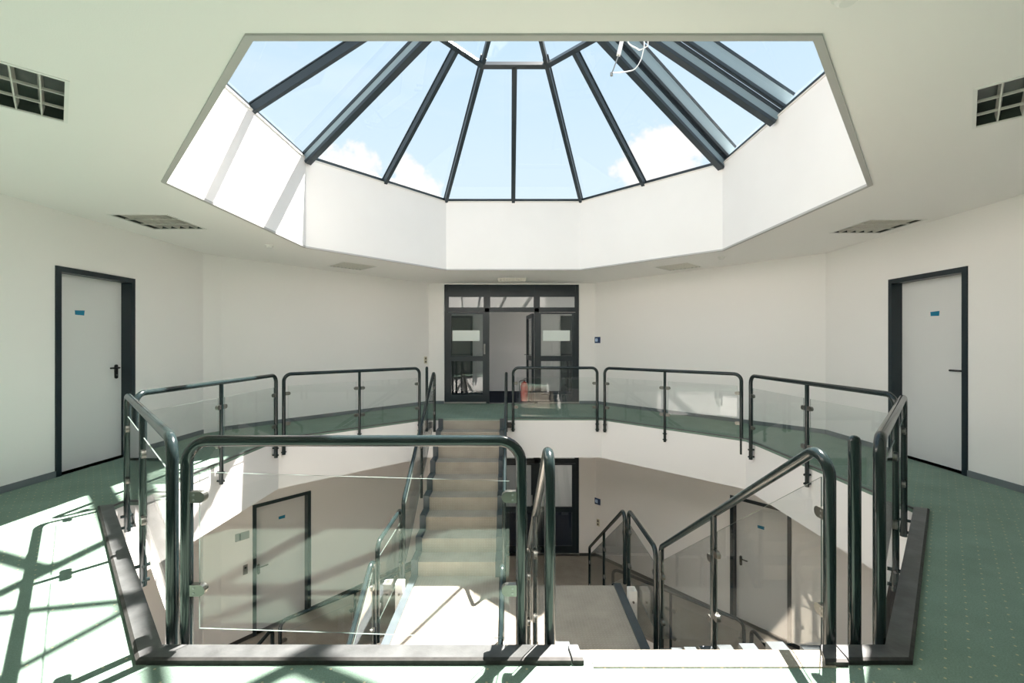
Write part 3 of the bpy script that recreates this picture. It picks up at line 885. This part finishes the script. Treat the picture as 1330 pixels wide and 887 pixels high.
# ================================================================== stairs
RI, TREAD, NR = 1.68 / 9, 0.27, 9
def flight(label, x0, x1, ytop, sgn, ztop, name='stair_flight'):
    """flight descending from (ytop, ztop) in direction sgn*Y; carpet between x0..x1"""
    root = thing(name, ((x0 + x1) / 2, ytop + sgn * 1.1, ztop - 1.68), label, 'stairs', 'four flights of the scissor staircase')
    sw = 0.085
    for k in range(1, NR):
        y0 = ytop + sgn * (k - 1) * TREAD; y1 = y0 + sgn * TREAD; zt = ztop - k * RI
        mb = MB()
        ya, yb = sorted((y0 - sgn * 0.02, y1 + sgn * 0.012))
        mb.box(x0, x1, ya, yb - 0.0, zt - 0.022, zt)
        ya, yb = sorted((y1 - sgn * 0.035, y1 + sgn * 0.006))
        mb.box(x0, x1, ya, yb, zt - RI - 0.0, zt - 0.022)
        mb.build('step', 'brown', root, uvf=lambda co, no: (co.x, co.y + co.z))
    mb = MB(); ya, yb = sorted((ytop + sgn * 0.001, ytop + sgn * 0.012))
    mb.box(x0, x1, ya, yb, ztop - RI, ztop - 0.032); mb.build('riser', 'brown', root, uvf=lambda co, no: (co.x, co.y + co.z))
    # stepped side strings standing a little proud of treads and risers
    for (xa, xb) in ((x0 - sw, x0), (x1, x1 + sw)):
        up = 0.03
        prof = []
        prof.append((ytop + sgn * 0.001, ztop + 0.004))
        prof.append((ytop + sgn * 0.03, ztop + 0.004))
        for k in range(1, NR + 1):
            y0 = ytop + sgn * ((k - 1) * TREAD + 0.03); zt = ztop - k * RI + up
            prof.append((y0, zt))
            if k < NR: prof.append((y0 + sgn * TREAD, zt))
        yend = ytop + sgn * ((NR - 1) * TREAD + 0.03)
        prof.append((yend, ztop - NR * RI - 0.10))
        prof.append((yend - sgn * 0.05, ztop - NR * RI - 0.16))
        prof.append((ytop + sgn * 0.001, ztop - 0.32))
        mb = MB(); mb.prism([(xa, y, zz) for (y, zz) in prof], (xb - xa, 0, 0)); mb.build('stringer', 'string', root)
    mb = MB()
    ye = ytop + sgn * (NR - 1) * TREAD
    mb.prism([(x0, ytop, ztop - 0.22), (x0, ytop, ztop - 0.30), (x0, ye, ztop - NR * RI - 0.14), (x0, ye, ztop - NR * RI - 0.06)], (x1 - x0, 0, 0))
    mb.build('soffit', 'fascia', root)
    return root
XL0, XL1, XR0, XR1 = -1.215, -0.215, 0.285, 1.265
flight('upper flight of carpeted steps rising from half landing to the glazed entrance', XL0, XL1, 8.05, -1, 0.0)
flight('upper flight of carpeted steps descending from near gallery beside single upright post', XR0, XR1, 1.97, 1, 0.0)
flight('lower flight of carpeted steps from half landing down to the lower glazed entrance', XR0, XR1, 5.66, 1, LAND)
flight('lower flight of carpeted steps from half landing down below the near gallery', XL0, XL1, 4.36, -1, LAND)
# beige top nosing carpet at the stair head
mb = MB(); mb.box(XR0 + 0.05, 1.33, 1.865, 1.968, 0.0, 0.005)
struct(mb.build('trim_%d' % trim_n[0], 'brown', uvf=lambda c, n: (c.x, c.y)), 'carpet strip at the head of the near stair', 'trim'); trim_n[0] += 1
# half landing
ld = thing('stair_landing', (0, 5.0, LAND - 0.22), 'carpeted half landing where the four stair flights meet', 'landing')
mb = MB(); mb.box(XL0, XR1, 4.36, 5.66, LAND - 0.03, LAND); mb.box(XL0, XL1 + 0.12, 5.66, 5.858, LAND - 0.03, LAND); mb.box(XR0 - 0.12, XR1, 4.162, 4.36, LAND - 0.03, LAND); mb.box(XL0, XL1, 5.858, 5.883, LAND - 0.03, LAND); mb.box(XR0, XR1, 4.137, 4.162, LAND - 0.03, LAND)
mb.build('landing_carpet', 'brown', ld, uvf=lambda c, n: (c.x, c.y))
mb = MB(); mb.box(XL0, XR1, 4.40, 5.62, LAND - 0.22, LAND - 0.03); mb.build('landing_slab', 'fascia', ld)
for (xa, xb, ya, yb) in ((XL0 - 0.085, XL0, 4.362, 5.858), (XR1, XR1 + 0.085, 4.162, 5.658)):
    mb = MB(); mb.box(xa, xb, ya, yb, LAND - 0.24, LAND + 0.03); mb.build('stringer', 'string', ld)
# white hollow support posts beside the landing
for (x, y, lb) in ((1.403, 5.32, 'white hollow steel post beside the right edge of the half landing'), (-1.347, 5.48, 'white hollow steel post beside the left edge of the half landing')):
    root = thing('support_post', (x, y, LOW), lb, 'post', 'white steel posts carrying the half landing')
    z1 = LAND + 0.14
    mb = MB()
    for (a, b, c_, d) in ((-0.045, 0.045, -0.06, -0.05), (-0.045, 0.045, 0.05, 0.06), (-0.045, -0.035, -0.05, 0.05), (0.035, 0.045, -0.05, 0.05)):
        mb.box(x + a, x + b, y + c_, y + d, BASE_Z, z1)
    mb.build('post_profile', 'white', root)
    mb = MB()
    for zz in (z1 - 0.25, z1 - 0.12): mb.tube([(x, y - 0.075, zz), (x, y - 0.06, zz)], 0.012, 8)
    mb.build('bolt', 'chrome', root)
# lower part of the posts stops at lower floor void (they run down through the stairwell)

# ================================================================== railings
RT = 0.0245
def clamp(parent, at, along, thick_n, post_side_len=0.03):
    """D-shaped glass clamp: flat end at the post, round end over the pane"""
    mb = MB(); a = Vector(along).normalized(); up = Vector((0, 0, 1)); n = Vector(thick_n).normalized()
    hw = 0.0245; pts = [at - up * hw, at + a * 0.042 - up * hw]
    for k in range(1, 8):
        t = -math.pi / 2 + math.pi * k / 8
        pts.append(at + a * (0.042 + hw * math.cos(t)) + up * (hw * math.sin(t)))
    pts += [at + a * 0.042 + up * hw, at + up * hw]
    mb.prism([p - n * 0.014 for p in pts], n * 0.028)
    for dz in (-0.011, 0.011):      # screw heads on both faces
        c_ = at + a * 0.018 + up * dz
        for sg in (-1, 1):
            mb.prism([c_ + n * sg * 0.014 + a * 0.005 * math.cos(t) + up * 0.005 * math.sin(t) for t in [k * math.pi / 3 for k in range(6)]], n * sg * 0.002, 1)
    return mb.build('glass_clamp', ['chrome', 'steel'], parent)

def railing(label, posts, zb, glass_top=0.165, glass_bot=0.85, group='stairwell guard railings of grey green tube and glass', mid_r=0.021,
            pane_over=None, brackets=True, cl=(0.27, 0.69), inward=None, name='railing', r=0.10):
    """posts: list of (x, y, z_rail); zb: list of bottom heights (or one)"""
    P = [Vector(p) for p in posts]
    if not isinstance(zb, (list, tuple)): zb = [zb] * len(P)
    loc = (P[0] + P[-1]) / 2
    root = thing(name, (loc.x, loc.y, min(zb)), label, 'railing', group)
    path = [Vector((P[0].x, P[0].y, zb[0]))] + [P[0], P[-1]] + [Vector((P[-1].x, P[-1].y, zb[-1]))]
    mb = MB(); mb.tube(fillet(path, r, 8), RT, 14); mb.build('handrail_tube', 'tube', root, smooth=True)
    h = (P[-1] - P[0]); h.z = 0; h.normalize(); n = Vector((-h.y, h.x, 0))
    for k in range(1, len(P) - 1):
        mb = MB(); mb.tube([Vector((P[k].x, P[k].y, zb[k])), P[k]], mid_r, 12); mb.build('post', 'tube', root, smooth=True)
    if brackets and inward is not None:
        for k in range(len(P)):
            for dz in (0.035, 0.13):
                mb = MB(); q = Vector((P[k].x, P[k].y, zb[k] + dz)); iv = Vector((inward[0], inward[1], 0))
                mb.tube([q - iv * 0.034, q + iv * 0.045], 0.012, 8); mb.tube([q - h * 0.034, q + h * 0.034], 0.009, 6)
                mb.build('bracket_bolt', 'tube', root)
    for k in range(len(P) - 1):
        a, b = P[k], P[k + 1]
        L = Vector((b.x - a.x, b.y - a.y, 0)).length
        ins = 0.055 / L
        q0, q1 = a.lerp(b, ins), a.lerp(b, 1 - ins)
        if pane_over: quad = [Vector(p) for p in pane_over]
        else: quad = [q0 - Vector((0, 0, glass_bot)), q1 - Vector((0, 0, glass_bot)), q1 - Vector((0, 0, glass_top)), q0 - Vector((0, 0, glass_top))]
        mb = MB(); mb.prism([p - n * 0.003 for p in quad], n * 0.006, 0, 1)
        pane = mb.build('glass_pane', ['glass', 'edge'], root)
        for (pp, dr) in ((a, h), (b, -h)):
            for dz in cl:
                zz = pp.z - dz + (b.z - a.z) * ins * (1 if dr is h else -1)
                clamp(pane, Vector((pp.x, pp.y, zz)) + dr * (RT - 0.004), dr, n)
    return root
ZB = -0.22
def lv(pts, z=0.9): return [(x, y, z) for (x, y) in pts]
# gallery guards
railing('near straight railing with one wide glass pane between two stair flights', lv([(-1.436, 2.01), (0.041, 2.01)]), ZB, inward=(0, -1), cl=(0.246, 0.656),
        pane_over=[(-1.38, 2.01, 0.073), (-0.012, 2.01, 0.027), (-0.012, 2.01, 0.722), (-1.38, 2.01, 0.762)])
railing('left near diagonal railing over the black kerb, on the sunlit side', lv([(-1.53, 2.05), (-2.36, 2.91), (-3.17, 3.75)]), ZB, inward=(-0.7, -0.7))
railing('side railing of the gallery opening facing the left wall door', lv([(-3.20, 3.86), (-3.20, 5.01), (-3.20, 6.17)]), ZB, inward=(-1, 0))
railing('far diagonal railing between left side railing and the stair head', lv([(-3.18, 6.34), (-2.39, 7.13), (-1.61, 7.91)]), ZB, inward=(-0.7, 0.7))
railing('far straight railing with single glass pane before the fire extinguisher', lv([(0.02, 8.01), (1.50, 8.01)]), ZB, inward=(0, 1))
railing('far diagonal railing on the side of the blue wall sign', lv([(1.62, 7.95), (2.406, 7.164), (3.208, 6.362)]), ZB, inward=(0.7, 0.7))
railing('side railing of the gallery opening facing the right wall door', lv([(3.19, 6.08), (3.19, 4.92), (3.19, 3.78)]), ZB, inward=(1, 0))
railing('right near diagonal railing over the black kerb, beside the single upright post', lv([(3.15, 3.66), (2.40, 2.85), (1.647, 2.04)]), ZB, inward=(0.7, -0.7))
# single upright posts
for (x, y, lb, iy) in ((1.513, 2.01, 'single dark upright post on black kerb plate at the near stair', -1), (-1.50, 8.01, 'single dark upright post at the head of the far stair', 1)):
    root = thing('upright_post', (x, y, ZB), lb, 'post', 'free standing uprights at the stair heads')
    mb = MB(); mb.tube([(x, y, ZB), (x, y, 0.90)], RT, 14); mb.lathe([(RT, 0.90), (RT * 0.8, 0.915), (RT * 0.4, 0.922), (0.001, 0.924)], (x, y, 0), 14)
    mb.build('post_tube', 'tube', root, smooth=True)
    mb = MB(); mb.tube([(x, y, ZB + 0.1), (x, y + iy * 0.045, ZB + 0.1)], 0.012, 8); mb.build('bracket_bolt', 'tube', root)
# stair railings
SG = 'sloping and landing railings of the staircase'
def stair_rail(label, x0, y0, z0, x1, y1, z1, zb0, zb1, mid=True):
    pts = [(x0, y0, z0)]
    zb = [zb0]
    if mid:
        pts.append(((x0 + x1) / 2, (y0 + y1) / 2, (z0 + z1) / 2)); zb.append((zb0 + zb1) / 2 + 0.02)
    pts.append((x1, y1, z1)); zb.append(zb1)
    return railing(label, pts, zb, 0.14, 0.90, SG, cl=(0.30, 0.74), r=0.09)
stair_rail('sloping railing on the right of the near stair, glass to the half landing', 1.403, 2.01, 0.9, 1.46, 4.45, -0.66, ZB, LAND - 0.12)
stair_rail('sloping railing on the left of the near stair beside the near straight railing', 0.167, 2.01, 0.9, 0.165, 4.45, -0.66, ZB, LAND + 0.001)
stair_rail('sloping railing on the left of the far stair up to the entrance', -1.36, 7.98, 0.89, -1.36, 5.70, -0.64, ZB, LAND - 0.12)
stair_rail('sloping railing on the right of the far stair up to the entrance', -0.10, 7.98, 0.89, -0.10, 5.70, -0.64, ZB, LAND + 0.001)
railing('level railing on the right edge of the half landing', [(1.48, 4.68, -0.78), (1.48, 5.77, -0.78)], LAND - 0.14, group=SG)
railing('level railing on the left edge of the half landing', [(-1.42, 5.82, -0.78), (-1.42, 4.80, -0.78)], LAND - 0.14, group=SG)
stair_rail('sloping railing on the outer side of the flight to the lower entrance', 1.48, 5.97, -0.84, 1.48, 8.68, -2.56, LAND - 0.14, LOW + 0.01)
stair_rail('sloping railing on the inner side of the flight to the lower entrance', 0.17, 5.75, -0.78, 0.17, 8.10, -2.40, LAND - 0.14, LOW - 0.1)
stair_rail('sloping railing on the outer side of the flight below the near gallery', -1.42, 4.68, -0.82, -1.42, 2.20, -2.46, LAND - 0.14, LOW - 0.1)
stair_rail('sloping railing on the inner side of the flight below the near gallery', -0.10, 4.62, -0.82, -0.10, 2.20, -2.46, LAND + 0.001, LOW - 0.1)
# dark joint boxes tying stair rails to neighbours at the head of the far stair
for (x, lb) in ((0.0 - 0.045, 'small dark joint box between far stair railing and far straight railing'), (-1.43, 'small dark joint box between far stair railing and single upright post')):
    mb = MB(); mb.box(x - 0.035, x + 0.035, 7.98, 8.046, -0.15, -0.06)
    o = mb.build('joint_box', 'black'); tag(o, lb, 'bracket')
# lower storey guards
LR = LOW + 0.9; LB = LOW - 0.2
LG = 'guard railings of the lower storey opening'
for (pts, lb) in (
    ([(-3.19, 4.02), (-3.19, 5.05), (-3.19, 6.06)], 'lower storey railing parallel to the left wall'),
    ([(-3.16, 6.20), (-2.40, 6.96), (-1.64, 7.70)], 'lower storey railing in front of the lower left door'),
    ([(1.70, 7.66), (2.42, 6.94), (3.16, 6.20)], 'lower storey railing in front of the lower right door'),
    ([(3.19, 6.06), (3.19, 5.05), (3.19, 4.02)], 'lower storey railing parallel to the right wall')):
    railing(lb, lv(pts, LR), LB, group=LG)

# ================================================================== wall fittings
def plate(name, wf, s, z, wdt, hgt, material, label, cat, detail=None):
    root = thing(name, wf.p(s, z - hgt / 2, 0), label, cat)
    mb = MB(); wf.box(mb, s - wdt / 2, s + wdt / 2, z - hgt / 2, z + hgt / 2, 0.0005, 0.012); mb.build('plate', material, root)
    if detail:
        for (nm, ds, dz, w_, h_, m_) in detail:
            mb = MB(); wf.box(mb, s + ds - w_ / 2, s + ds + w_ / 2, z + dz - h_ / 2, z + dz + h_ / 2, 0.012, 0.015); mb.build(nm, m_, root)
    return root
sign_d = [('pictogram', -0.018, 0.021, 0.065, 0.024, 'pict'), ('pictogram', -0.018, -0.018, 0.07, 0.03, 'pict'), ('pictogram', -0.040, 0.002, 0.02, 0.018, 'pict'), ('pictogram', 0.006, 0.002, 0.018, 0.018, 'pict')]
s_up = wfRD.at_px(776)
plate('wall_sign', wfRD, s_up, 1.405, 0.165, 0.135, 'navy', 'small navy sign with pale pictogram right of the upper entrance', 'sign', sign_d)
plate('wall_sign', wfRD, s_up, LOW + 1.22, 0.165, 0.135, 'navy', 'small navy sign with pale pictogram right of the lower entrance', 'sign', sign_d)
sock = [('socket', 0, 0.035, 0.04, 0.04, 'bronze'), ('socket', 0, -0.035, 0.04, 0.04, 'bronze')]
plate('light_switch', wfRD, wfRD.at_px(777), LOW + 0.76, 0.075, 0.15, 'cream', 'cream double switch below the lower navy sign', 'switch', sock)
plate('light_switch', wfLD, wfLD.at_px(552.5), 0.965, 0.075, 0.15, 'cream', 'cream double switch left of the upper entrance', 'switch', sock)
plate('key_box', wfLD, wfLD.at_px(314.5), LOW + 1.66, 0.20, 0.12, 'steel', 'grey metal wall plate with dark slot left of the lower door', 'wall plate', [('slot', -0.035, 0, 0.022, 0.10, 'black')])
plate('intercom', wfLD, wfLD.at_px(318.5), LOW + 1.12, 0.065, 0.15, 'steel', 'narrow grey switch plate left of the lower door handle', 'switch', [('button', 0, 0.03, 0.03, 0.03, 'black')])

# fire extinguisher by the open leaf
fx, fy = 0.285, 10.55
fe = thing('fire_extinguisher', (fx, fy, 0), 'red fire extinguisher standing by the open entrance leaf', 'fire extinguisher')
mb = MB(); mb.lathe([(0.0, 0.002), (0.078, 0.002), (0.085, 0.03), (0.085, 0.36), (0.07, 0.41), (0.03, 0.44), (0.02, 0.45), (0.0, 0.45)], (fx, fy, 0), 24); mb.build('cylinder', 'red', fe, smooth=True)
mb = MB(); mb.lathe([(0.0, 0.45), (0.02, 0.45), (0.02, 0.49), (0.0, 0.49)], (fx, fy, 0), 12); mb.build('valve', 'chrome', fe)
mb = MB(); mb.bar((fx - 0.02, fy, 0.51), (fx + 0.09, fy, 0.54), 0.02, 0.01); mb.bar((fx - 0.02, fy, 0.49), (fx + 0.08, fy, 0.49), 0.02, 0.01); mb.build('lever', 'black', fe)
mb = MB(); mb.tube(fillet([(fx - 0.02, fy, 0.475), (fx - 0.12, fy - 0.01, 0.46), (fx - 0.105, fy - 0.02, 0.16)], 0.06, 5), 0.009, 8); mb.build('hose', 'black', fe, smooth=True)

# black box of unknown use by the slab edge under the right near kerb
bs = thing('black_box', (2.71, 3.21, -0.86), 'tall black box on the slab edge under the right near diagonal railing', 'box')
mb = MB(); mb.prism([(2.635, 3.17, -0.30), (2.76, 3.17, -0.36), (2.76, 3.17, -0.86), (2.635, 3.17, -0.86)], (0, 0.05, 0)); mb.build('box_body', 'black', bs)
mb = MB(); mb.prism([(2.625, 3.165, -0.285), (2.765, 3.165, -0.352), (2.765, 3.165, -0.367), (2.625, 3.165, -0.30)], (0, 0.06, 0)); mb.build('lid', 'black', bs)
